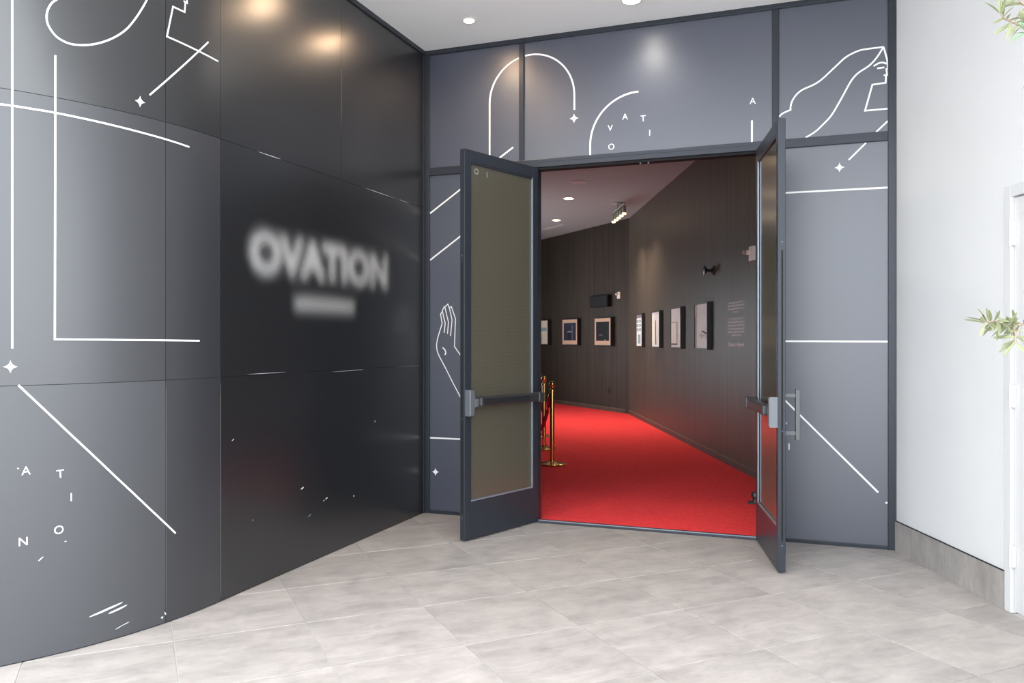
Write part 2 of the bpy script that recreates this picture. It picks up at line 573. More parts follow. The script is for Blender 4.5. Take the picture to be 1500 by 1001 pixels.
def curved_slab(name, s0, s1, z0, z1, o0, o1, m, parent=None, step=0.07, o0b=None):
    n = max(1, int(math.ceil((s1 - s0) / step))) if s1 > WS - 0.2 else 1
    vs_, fs = [], []
    for i in range(n + 1):
        t = i / n
        s = s0 + (s1 - s0) * t
        oo = o0 if o0b is None else o0 + (o0b - o0) * t
        a = wall_pt(s, oo); b = wall_pt(s, o1)
        vs_ += [(a[0], a[1], z0), (a[0], a[1], z1), (b[0], b[1], z1), (b[0], b[1], z0)]
    for i in range(n):
        a = i * 4; b = a + 4
        for k in range(4):
            k2 = (k + 1) % 4
            fs.append((a + k, a + k2, b + k2, b + k))
    fs += [(0, 1, 2, 3), (n * 4, n * 4 + 1, n * 4 + 2, n * 4 + 3)]
    o = mesh_obj(name, vs_, fs, m, parent, smooth=s1 > WS)
    if s1 > WS:
        o.data.set_sharp_from_angle(angle=math.radians(30))
    return o

wl = curved_slab('wall_left', 0.0, 9.0, 0.0, CEIL, -0.006, -0.15, M_seal)
tag(wl, 'glossy black wrapped wall curving away at left with white line drawings', 'wall', kind='structure')
g = 0.0012
for s0, s1, z0, z1, oa, ob in [
    (0.002, 2.45, 0.004, 1.208, 0, 0), (2.45, 2.82, 0.004, 1.208, 0, 0), (2.82, 5.3, 0.004, 1.208, 0, 0),
    (0.002, 2.45, 1.208, 2.49, 0, 0), (2.45, 2.82, 1.208, 2.49, 0, 0), (2.82, 5.3, 1.208, 2.49, 0, 0),
    (0.002, 1.25, 2.49, 3.74, 0, 0), (1.25, 2.45, 2.49, 3.74, 0, 0), (2.45, 2.82, 2.49, 3.74, 0, 0), (2.82, 5.3, 2.49, 3.74, 0, 0),
    (5.3, 8.9, 0.004, 3.74, 0, 0)]:
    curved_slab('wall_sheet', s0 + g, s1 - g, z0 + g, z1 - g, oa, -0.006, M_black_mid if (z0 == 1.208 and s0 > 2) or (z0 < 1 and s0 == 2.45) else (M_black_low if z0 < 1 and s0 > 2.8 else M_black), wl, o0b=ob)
curved_slab('top_trim', 0.0, 8.9, 3.735, CEIL, 0.012, -0.006, M_alu, wl)
box('corner_trim', 0.0, 0.012, -0.02, 0.0, 0, 3.735, M_alu, wl)

LW = 0.0115
for pts in ([(3.509, 3.3), (3.509, 1.37)], [(3.342, 2.678), (3.344, 1.41), (2.607, 1.404)],
            smooth_pts([(3.75, 2.405), (3.554, 2.419), (3.42, 2.421), (3.336, 2.421), (3.109, 2.415), (2.818, 2.404), (2.676, 2.396)]),
            [(2.909, 2.601), (2.544, 2.978)],
            [(2.66, 3.24), (2.693, 3.172), (2.690, 3.128), (2.712, 3.130)],
            [(2.701, 3.126), (2.706, 3.076), (2.777, 3.078), (2.813, 2.917), (2.468, 2.90)],
            smooth_pts([(3.29, 2.975), (3.318, 2.948), (3.337, 2.928), (3.357, 2.906), (3.373, 2.87), (3.377, 2.838), (3.372, 2.808), (3.35, 2.774), (3.322, 2.754), (3.278, 2.745), (3.217, 2.756), (3.154, 2.783), (3.089, 2.826), (3.03, 2.882), (2.985, 2.946), (2.949, 3.009), (2.923, 3.061), (2.90, 3.11), (2.87, 3.17)], 5),
            [(3.486, 1.21), (3.289, 0.991), (3.077, 0.761), (2.905, 0.581), (2.762, 0.436)]):
    ribbon('printed_line', pts, LW * 0.70, surf_left_s, M_print, wl)
for s, z in ((2.959, 2.557), (3.516, 1.291)):
    star('printed_star', s, z, 0.027, surf_left_s, M_print, wl)
for ch, s, z, rt in (('V', 3.572, 0.777, 0.0), ('A', 3.457, 0.836, 0.0), ('T', 3.322, 0.807, 0.05), ('I', 3.277, 0.697, 0.0), ('O', 3.328, 0.557, 0.0), ('N', 3.468, 0.528, 0.0)):
    text('printed_letter', ch, -s, z, surf_left, M_print, wl, height=0.038, rot=rt)

# scuffs and nicks in the wrap, and pale lines along the sheet seams
def scuff(s, z, l, h, rot=0.0, seed=0):
    rnd = random.Random(seed)
    pts = []
    n = 10
    for k in range(n):
        a = 2 * math.pi * k / n
        r = 0.7 + 0.3 * rnd.random()
        x, y = math.cos(a) * l / 2 * r, math.sin(a) * h / 2 * r
        pts.append((s - (x * math.cos(rot) - y * math.sin(rot)), z + x * math.sin(rot) + y * math.cos(rot)))
    mesh_obj('scuff_seam_mark', [surf_left_s(*p, 0.0004) for p in pts], [tuple(range(n))], M_scuff, wl)
for a in ((3.12, 0.150, 0.20, 0.012, 0.18, 1), (3.07, 0.137, 0.10, 0.012, 0.2, 2), (3.06, 0.052, 0.06, 0.004, 0.3, 3), (3.03, 0.06, 0.05, 0.004, 0.2, 4),
          (1.70, 0.485, 0.035, 0.010, 0.3, 5), (1.43, 0.374, 0.03, 0.010, 0.2, 6), (1.62, 0.30, 0.06, 0.003, 0.3, 7), (1.46, 0.365, 0.02, 0.006, 0.3, 8),
          (2.18, 0.385, 0.012, 0.010, 0.0, 9), (1.09, 0.33, 0.012, 0.016, 0.4, 10), (0.80, 0.82, 0.012, 0.016, 0.1, 11), (2.35, 0.86, 0.03, 0.004, 0.5, 12),
          (2.84, 0.035, 0.018, 0.012, 0.1, 13), (2.822, 0.05, 0.008, 0.02, 0.5, 14), (3.40, 0.44, 0.03, 0.006, 0.7, 15), (3.487, 0.848, 0.012, 0.006, -0.5, 16), (3.30, 0.50, 0.012, 0.005, 0, 17),
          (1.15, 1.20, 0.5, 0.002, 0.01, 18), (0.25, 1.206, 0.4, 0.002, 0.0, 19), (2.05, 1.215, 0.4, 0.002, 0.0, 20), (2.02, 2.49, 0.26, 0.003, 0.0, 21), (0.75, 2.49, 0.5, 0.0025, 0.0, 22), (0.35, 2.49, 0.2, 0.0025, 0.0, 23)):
    scuff(*a)

for a in ((2.449, 0.60, 0.0022, 1.14, 0, 31), (1.25, 3.05, 0.002, 0.40, 0, 32), (2.818, 0.62, 0.0012, 1.1, 0, 33)):  # thin pale strips: highlights along the sheet seams, put in as colour
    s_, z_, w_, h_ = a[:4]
    mesh_obj('seam_highlight', [surf_left_s(s_ + w_ / 2, z_ - h_ / 2, 0.0005), surf_left_s(s_ - w_ / 2, z_ - h_ / 2, 0.0005), surf_left_s(s_ - w_ / 2, z_ + h_ / 2, 0.0005), surf_left_s(s_ + w_ / 2, z_ + h_ / 2, 0.0005)], [(0, 1, 2, 3)], mat('seam_highlight_grey', (0.22, 0.22, 0.21), 0.5), wl)

# soft edged pale sign lettering on the black wall
def soft_sign():
    s_l, s_r, z_b, z_t = 2.52, 0.30, 1.46, 2.28
    NX, NZ = 300, 110
    A = np.zeros((NZ, NX))
    def raster(body, s0, s1, za, zb, bold, gain):
        v, f = text_tris(body, bold)
        mn = v.min(0); mx = v.max(0)
        P = np.empty_like(v)
        P[:, 0] = (s0 + (v[:, 0] - mn[0]) / (mx[0] - mn[0]) * (s1 - s0) - s_l) / (s_r - s_l) * (NX - 1)
        P[:, 1] = (za + (v[:, 1] - mn[1]) / (mx[1] - mn[1]) * (zb - za) - z_b) / (z_t - z_b) * (NZ - 1)
        for t in f:
            a, b, c = P[t[0]], P[t[1]], P[t[2]]
            x0, x1 = int(max(0, math.floor(min(a[0], b[0], c[0])))), int(min(NX - 1, math.ceil(max(a[0], b[0], c[0]))))
            y0, y1 = int(max(0, math.floor(min(a[1], b[1], c[1])))), int(min(NZ - 1, math.ceil(max(a[1], b[1], c[1]))))
            if x1 < x0 or y1 < y0: continue
            X, Y = np.meshgrid(np.arange(x0, x1 + 1), np.arange(y0, y1 + 1))
            den = (b[1] - c[1]) * (a[0] - c[0]) + (c[0] - b[0]) * (a[1] - c[1])
            if abs(den) < 1e-12: continue
            l1 = ((b[1] - c[1]) * (X - c[0]) + (c[0] - b[0]) * (Y - c[1])) / den
            l2 = ((c[1] - a[1]) * (X - c[0]) + (a[0] - c[0]) * (Y - c[1])) / den
            ins = (l1 >= -0.01) & (l2 >= -0.01) & (l1 + l2 <= 1.01)
            A[y0:y1 + 1, x0:x1 + 1][ins] = gain
    raster('OVATION', 2.20, 0.62, 1.795, 2.035, 0.03, 1.0)
    # second, unreadable line of the sign: an even soft strip
    i0, i1 = [int((q - s_l) / (s_r - s_l) * (NX - 1)) for q in (1.77, 1.09)]
    j0, j1 = [int((q - z_b) / (z_t - z_b) * (NZ - 1)) for q in (1.605, 1.672)]
    A[j0:j1 + 1, i0:i1 + 1] = 0.62
    dx = (s_l - s_r) / (NX - 1); dz = (z_t - z_b) / (NZ - 1)
    sig = 0.033
    def blur(B, sg, ax):
        r = int(3 * sg) + 1
        k = np.exp(-0.5 * (np.arange(-r, r + 1) / sg) ** 2); k /= k.sum()
        return np.apply_along_axis(lambda q: np.convolve(q, k, mode='same'), ax, B)
    A2 = blur(blur(A, sig / dx, 1), sig / dz, 0)
    vs_, fs = [], []
    for j in range(NZ):
        for i in range(NX):
            s = s_l + (s_r - s_l) * i / (NX - 1)
            vs_.append(surf_left_s(min(s, 2.52), z_b + dz * j, 0.0012))
    for j in range(NZ - 1):
        for i in range(NX - 1):
            if max(A2[j, i], A2[j + 1, i], A2[j, i + 1], A2[j + 1, i + 1]) > 0.004:
                a = j * NX + i
                fs.append((a, a + 1, a + NX + 1, a + NX))
    o = mesh_obj('printed_sign', vs_, fs, soft_mat, wl)
    at = o.data.color_attributes.new('ink', 'FLOAT_COLOR', 'POINT')
    flat = A2.ravel()
    for k in range(len(o.data.vertices)):
        a = float(min(1, flat[k]))
        at.data[k].color = (a, a, a, 1)
    o['label'] = 'soft blurred pale OVATION lettering'

soft_mat = bpy.data.materials.new('soft_printed_ink')
soft_mat.use_nodes = True
nt = soft_mat.node_tree
pb = nt.nodes['Principled BSDF']
pb.inputs['Base Color'].default_value = (0.42, 0.42, 0.42, 1); pb.inputs['Roughness'].default_value = 0.5
an = nt.nodes.new('ShaderNodeAttribute'); an.attribute_name = 'ink'
mul = nt.nodes.new('ShaderNodeMath'); mul.operation = 'MULTIPLY'; mul.inputs[1].default_value = 0.95
nt.links.new(an.outputs['Fac'], mul.inputs[0])
nt.links.new(mul.outputs['Value'], pb.inputs['Alpha'])
soft_sign()

# ------------------------------------------------------------------ facade (back wall) with aluminium grid and wrapped panels
wb = empty('wall_back')
tag(wb, 'slate grey panelled entrance front in a dark aluminium grid with white line art', 'wall', kind='structure')
box('backing', -0.15, 0.97, 0.03, 0.10, 0, 2.75, M_seal, wb)
box('backing', 2.62, 3.50, 0.03, 0.10, 0, 2.75, M_seal, wb)
box('backing', -0.15, 3.50, 0.03, 0.10, 2.752, CEIL, M_seal, wb)
B = 0.003
box('post', 0.0, 0.045, -0.002, 0.03, -0.004, 3.735, M_alu, wb, B)
box('post', 3.457, 3.505, -0.002, 0.03, -0.004, CEIL, M_alu, wb, B)
box('top_rail', 0.0, 3.457, -0.006, 0.03, 3.735, CEIL, M_alu, wb, B)
box('mullion', 0.823, 0.862, 0.0, 0.03, 2.815, 3.735, M_alu, wb, B)
box('mullion', 2.714, 2.759, 0.0, 0.03, 2.815, 3.735, M_alu, wb, B)
box('transom_rail', 0.045, 3.457, -0.001, 0.03, 2.752, 2.815, M_alu, wb, B)
box('transom_bead', 0.975, 2.615, -0.004, -0.001, 2.790, 2.796, M_alu, wb)
box('bottom_rail', 0.045, 0.90, 0.0, 0.03, -0.004, 0.024, M_alu, wb, B)
box('bottom_rail', 2.69, 3.457, 0.0, 0.03, -0.004, 0.024, M_alu, wb, B)
box('door_jamb', 0.90, 0.975, 0.0, 0.10, -0.004, 2.752, M_alu, wb, B)
box('door_jamb', 2.615, 2.69, 0.0, 0.10, -0.004, 2.752, M_alu, wb, B)
box('door_stop_strip', 0.975, 2.615, 0.02, 0.10, 2.735, 2.752, M_seal, wb)
for x in (1.775, 1.835):
    lathe('catch_stud', [(0.006, 2.722), (0.008, 2.727), (0.006, 2.736)], M_steel, wb, 10, loc=(x, 0.03, 0))

FY = 0.018
def surf_fac(u, v, off): return (u, FY - off - 0.0006, v)
panels = {}
for key, (x0, x1, z0, z1) in {'ul': (0.045, 0.823, 2.815, 3.735), 'um': (0.862, 2.714, 2.815, 3.735), 'ur': (2.759, 3.457, 2.815, 3.735),
                              'll': (0.045, 0.90, 0.024, 2.752), 'lr': (2.69, 3.457, 0.024, 2.752)}.items():
    panels[key] = box('infill_panel', x0, x1, FY, 0.03, z0, z1, M_panel, wb)
def fline(key, pts, w=0.0125): return ribbon('printed_line', pts, w, surf_fac, M_print, panels[key], 0.15)
cx, cz, r = 0.919, 3.290, 0.349
arcp = [(cx + r * math.cos(math.pi * (1 - k / 64)), cz + r * math.sin(math.pi * (1 - k / 64))) for k in range(65)]
fline('ul', [(0.57, 2.818)] + [p for p in arcp if p[0] < 0.823])
fline('um', [p for p in arcp if p[0] > 0.862] + [(1.268, 3.174)])
fline('ul', [(0.60, 2.818), (0.769, 2.928)])
fline('um', [(1.393, 2.818), (1.393, 2.892)] + [(1.763 - 0.37 * math.cos(a), 2.892 + 0.37 * math.sin(a)) for a in [math.pi / 2 * k / 24 for k in range(25)]])
star('printed_star', 1.266, 3.109, 0.036, surf_fac, M_print, panels['um'])
for ch, x, z in (('O', 1.557, 2.868), ('V', 1.549, 3.01), ('A', 1.662, 3.085), ('T', 1.799, 3.059), ('I', 1.847, 2.948), ('A', 2.581, 3.109)):
    text('printed_letter', ch, x, z, surf_fac, M_print, panels['um'], height=0.046)
fline('um', [(2.576, 2.971), (2.576, 2.818)])
HW = 0.0105
fline('ur', smooth_pts([(2.76, 2.979), (2.784, 3.001), (2.836, 3.021)], 5) + smooth_pts([(2.836, 3.021), (2.837, 3.048), (2.848, 3.084), (2.874, 3.122), (2.912, 3.152), (2.963, 3.171), (3.006, 3.189), (3.047, 3.217), (3.089, 3.254), (3.139, 3.299), (3.188, 3.342), (3.238, 3.368), (3.287, 3.383), (3.335, 3.386), (3.431, 3.387)], 5)[1:], HW)
fline('ur', smooth_pts([(3.427, 3.383), (3.4, 3.338), (3.371, 3.3), (3.335, 3.267), (3.287, 3.239), (3.258, 3.217), (3.229, 3.182), (3.205, 3.14), (3.172, 3.077), (3.139, 3.018), (3.098, 2.951), (3.047, 2.898), (2.997, 2.853), (2.935, 2.818)], 5), HW)
fline('ur', [(3.43, 3.387), (3.452, 3.30)], HW)
fline('ur', [(3.452, 3.30), (3.456, 3.247), (3.456, 3.236), (3.448, 3.236), (3.452, 3.194), (3.431, 3.196)], HW)
fline('ur', [(3.445, 3.193), (3.443, 3.144), (3.361, 3.14), (3.315, 2.968), (3.456, 2.968)], HW)
fline('ur', smooth_pts([(3.369, 3.265), (3.4, 3.281), (3.427, 3.282), (3.449, 3.271)], 4), HW)
fline('ur', [(3.391, 3.247), (3.435, 3.249)], HW)
fline('ur', [(3.385, 2.818), (3.456, 2.885)], HW)
fline('lr', [(3.322, 2.750), (3.212, 2.641)], HW)
star('printed_star', 3.154, 2.594, 0.034, surf_fac, M_print, panels['lr'])
fline('lr', [(2.692, 2.443), (3.456, 2.437)], 0.012)
fline('lr', [(2.692, 1.403), (3.456, 1.399)], 0.012)
fline('lr', [(2.70, 1.089), (3.397, 0.38)], 0.012)
text('printed_letter', 'I', 2.826, 0.664, surf_fac, M_print, panels['lr'], height=0.046)
mesh_obj('chipped_corner', [surf_fac(3.453, 0.322, 0.0004), surf_fac(3.438, 0.312, 0.0004), surf_fac(3.453, 0.304, 0.0004)], [(0, 1, 2)], M_print, panels['lr'])
fline('ll', [(0.046, 2.447), (0.50, 2.747)], 0.012)
fline('ll', [(0.046, 2.065), (0.60, 2.44)], 0.012)
HF = 0.0075
fline('ll', smooth_pts([(0.40, 0.805), (0.31, 0.963), (0.246, 1.074), (0.184, 1.186), (0.127, 1.284), (0.109, 1.332), (0.106, 1.379), (0.116, 1.431), (0.134, 1.487), (0.155, 1.547)], 5) + [(0.148, 1.582), (0.140, 1.622), (0.153, 1.641), (0.161, 1.641)], HF)
fline('ll', [(0.172, 1.471), (0.182, 1.548), (0.168, 1.60), (0.156, 1.652), (0.174, 1.683), (0.182, 1.685)], HF)
fline('ll', [(0.202, 1.462), (0.211, 1.556), (0.194, 1.619), (0.179, 1.68), (0.205, 1.703), (0.22, 1.668), (0.243, 1.574), (0.229, 1.445)], HF)
fline('ll', [(0.215, 1.67), (0.236, 1.684), (0.273, 1.583), (0.264, 1.36), (0.40, 1.18)], HF)
fline('ll', smooth_pts([(0.158, 1.351), (0.179, 1.332), (0.187, 1.308), (0.178, 1.292)], 4), 0.010)
fline('ll', [(0.046, 0.613), (0.60, 0.613)], 0.012)
star('printed_star', 0.095, 0.337, 0.032, surf_fac, M_print, panels['ll'])

# ------------------------------------------------------------------ right wall outside, tiled skirting, white service door
EL = math.sqrt(1 + EXT_K ** 2)
ed = Vector((EXT_K / EL, -1 / EL))            # along the wall towards the viewer
en = Vector((-1 / EL, -EXT_K / EL))           # out of the wall
erz = math.atan2(ed.y, ed.x)
# local frame: +x along the wall towards the viewer, +y into the wall's room side is -; y>0 points along (-ed.y, ed.x)
# (-ed.y, ed.x) = (1/EL, K/EL) = -en, so room side is local -y
def rbox(name, w0, w1, d0, d1, z0, z1, m, parent, bev=0.0):
    return box(name, w0, w1, -d1, -d0, z0, z1, m, parent, bev)

wr = empty('wall_right', (EXT_A, 0, 0), erz)
tag(wr, 'white plaster side wall to the right of the entrance', 'wall', kind='structure')
DW0, DW1, DZ = 1.213, 2.33, 2.205
WEND = 3.3
rbox('plaster', 0.0, DW0, -0.20, -0.010, 0.0, CEIL, M_plaster, wr)
rbox('plaster', DW0, DW1, -0.20, -0.010, DZ, CEIL, M_plaster, wr)
rbox('plaster', DW1, WEND, -0.20, -0.010, 0.0, CEIL, M_plaster, wr)
bs = empty('baseboard_right', (EXT_A, 0, 0), erz)
tag(bs, 'grey stone tile skirting along the white side wall', 'skirting', kind='structure')
for w0, w1 in ((0.004, 0.624), (0.626, 1.205), (2.34, 2.95), (2.952, 3.29)):
    rbox('skirting_tile', w0, w1 - 0.001, -0.008, 0.004, 0.0, 0.198, M_skirt, bs, 0.001)
rbox('top_bead', 0.004, 1.205, -0.0099, 0.0045, 0.1982, 0.2005, M_seal, bs)
rbox('top_bead', 2.34, 3.29, -0.0099, 0.0045, 0.1982, 0.2005, M_seal, bs)

dr = empty('door_3', (EXT_A + ed.x * DW0, ed.y * DW0, 0), erz)
tag(dr, 'white metal service door in a white frame at the right edge', 'door', kind='structure')
W = DW1 - DW0
rbox('frame_jamb', 0.0, 0.055, -0.12, 0.004, 0.0, DZ, M_white, dr, 0.004)
rbox('frame_jamb', W - 0.055, W, -0.12, 0.004, 0.0, DZ, M_white, dr, 0.004)
rbox('frame_head', 0.055, W - 0.055, -0.12, 0.004, DZ - 0.06, DZ, M_white, dr, 0.004)
leaf = rbox('door_leaf', 0.060, W - 0.060, -0.055, -0.012, 0.012, DZ - 0.066, M_white, dr, 0.002)
for z0, z1 in ((1.894, 2.017), (1.060, 1.176), (0.240, 0.352)):
    h = rbox('hinge', 0.044, 0.078, -0.011, 0.006, z0, z1, M_white, dr, 0.002)
    lathe('hinge_knuckle', [(0.006, z0 - 0.004), (0.006, z0 + 0.036), (0.0045, z0 + 0.037), (0.0045, z0 + 0.04), (0.006, z0 + 0.041), (0.006, z0 + 0.078), (0.0045, z0 + 0.079), (0.0045, z0 + 0.082), (0.006, z0 + 0.083), (0.006, z1 + 0.004)], M_white, h, 12, loc=(0.060, -0.009, 0))
hd = lathe('door_handle', [(0.026, 0.012), (0.026, 0.022), (0.010, 0.024), (0.010, 0.055)], M_steel, dr, 18, axis='Y', loc=(0, 0, 0))
hd.rotation_euler = (0, 0, math.pi); hd.location = (W - 0.12, 0, 1.0)
box('lever', -0.01, 0.11, 0.045, 0.057, -0.009, 0.009, M_steel, hd, 0.003)

# ------------------------------------------------------------------ inside walls
IL = math.sqrt(1 + INT_K ** 2)
idr = Vector((-INT_K / IL, 1 / IL))           # along the inside right wall, going in
irz = math.atan2(idr.y, idr.x)                # local +x = going in, local +y = left (room side): (-idr.y, idr.x) = (-1, -K)/IL
wir = empty('wall_inside_right', (INT_A, 0, 0), irz)
tag(wir, 'dark brown wood grain wall running inward on the right', 'wall', kind='structure')
LIN = 9.53 * IL
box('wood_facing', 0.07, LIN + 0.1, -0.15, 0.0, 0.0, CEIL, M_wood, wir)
def baseboard(name, L, parent_loc, rz, label):
    o = empty(name, parent_loc, rz)
    tag(o, label, 'baseboard', kind='structure')
    box('board', 0.12, L, 0.0, 0.012, 0.0, 0.080, M_wood, o)
    box('cap_bead', 0.12, L, 0.0, 0.016, 0.080, 0.086, mat('bead_grey', (0.16, 0.15, 0.13), 0.5), o)
    return o
baseboard('baseboard_inside_right', LIN - 0.02, (INT_A, 0, 0), irz, 'dark baseboard at the foot of the inside right wall')
bd = Vector((-0.711, 0.703)).normalized()
brz = math.atan2(bd.y, bd.x)
BO = Vector((-0.352, 9.53))
wib = empty('wall_inside_back', (BO.x, BO.y, 0), brz)
tag(wib, 'dark wood grain end wall inside behind the brass posts', 'wall', kind='structure')
box('wood_facing', -0.1, 8.6, -0.15, 0.0, 0.0, CEIL, M_wood_matt_shaded, wib)
baseboard('baseboard_inside_back', 8.3, (BO.x, BO.y, 0), brz, 'dark baseboard at the foot of the inside end wall')
p0, p1 = Vector((-0.25, 0.10)), Vector((-6.40, 15.45))
dl_ = (p1 - p0); Ll = dl_.length
wil = empty('wall_inside_left', (p0.x, p0.y, 0), math.atan2(dl_.y, dl_.x))
tag(wil, 'dark wood grain wall inside on the left', 'wall', kind='structure')
WA, WB, WZ0, WZ1 = 6.0, 10.8, 0.35, 2.50  # opening for the added window
box('wood_facing', -0.05, WA, 0.0, 0.15, 0.0, CEIL, M_wood, wil)
box('wood_facing', WB, Ll + 0.1, 0.0, 0.15, 0.0, CEIL, M_wood, wil)
box('wood_facing', WA, WB, 0.0, 0.15, 0.0, WZ0, M_wood, wil)
box('wood_facing', WA, WB, 0.0, 0.15, WZ1, CEIL, M_wood, wil)
wn = empty('added_window_1', (p0.x, p0.y, 0), math.atan2(dl_.y, dl_.x))  # added out of view to let daylight into the corridor
tag(wn, 'added window in the inside left wall, unseen, there to light the corridor', 'window', kind='structure')
for k in range(5):
    x = WA + (WB - WA) * k / 4
    box('added_window_mullion', max(WA, x - 0.03), min(WB, x + 0.03), 0.03, 0.11, WZ0 + 0.05, WZ1 - 0.05, M_alu, wn)
box('added_window_rail', WA, WB, 0.03, 0.11, WZ0, WZ0 + 0.05, M_alu, wn)
box('added_window_rail', WA, WB, 0.03, 0.11, WZ1 - 0.05, WZ1, M_alu, wn)
gm = bpy.data.materials.new('clear_pane'); gm.use_nodes = True
gn = gm.node_tree; gn.nodes.clear()
go = gn.nodes.new('ShaderNodeOutputMaterial'); gt = gn.nodes.new('ShaderNodeBsdfTransparent'); gg = gn.nodes.new('ShaderNodeBsdfGlossy')
gg.inputs['Roughness'].default_value = 0.02; gx = gn.nodes.new('ShaderNodeMixShader'); gx.inputs['Fac'].default_value = 0.06
gn.links.new(gt.outputs[0], gx.inputs[1]); gn.links.new(gg.outputs[0], gx.inputs[2]); gn.links.new(gx.outputs[0], go.inputs['Surface'])
for k in range(4):
    x0 = WA + (WB - WA) * k / 4 + 0.03; x1 = WA + (WB - WA) * (k + 1) / 4 - 0.03
    box('added_window_pane', x0, x1, 0.066, 0.074, WZ0 + 0.05, WZ1 - 0.05, gm, wn)

# printed welcome text on the inside right wall; local x runs inward, so reading direction is -x
def surf_int(u, v, off):
    return (-u, off + 0.0006, v)
M_cream = mat('cream_print', (0.95, 0.92, 0.88), 0.6)
def tick_line(z, wd, seed):
    """a line of print too small to read: word groups of short strokes"""
    rnd = random.Random(seed)
    vs_, fs = [], []
    u = -3.505 - wd / 2
    end = u + wd
    while u < end - 0.006:
        for q in range(rnd.randint(2, 8)):
            w = rnd.uniform(0.006, 0.010)
            if u + w > end: break
            h0, h1 = z - 0.0095, z + (0.0125 if rnd.random() < 0.3 else 0.006)
            b = len(vs_)
            vs_ += [surf_int(u, h0, 0.0008), surf_int(u + w, h0, 0.0008), surf_int(u + w, h1, 0.0008), surf_int(u, h1, 0.0008)]
            fs.append((b, b + 1, b + 2, b + 3))
            u += w + 0.0035
        u += 0.010
    mesh_obj('printed_text', vs_, fs, M_cream, wir)
for k, (z, wd) in enumerate(((1.829, 0.53), (1.796, 0.61), (1.761, 0.56), (1.727, 0.24), (1.652, 0.60), (1.613, 0.60), (1.577, 0.61), (1.541, 0.59), (1.506, 0.60), (1.470, 0.36))):
    tick_line(z, wd, 40 + k)
text('printed_text', 'Welcome to Hollywood.', -3.505, 1.372, surf_int, mat('cream_print', (0.95, 0.92, 0.88), 0.6), wir, height=0.046, width=0.60, bold=0.022)

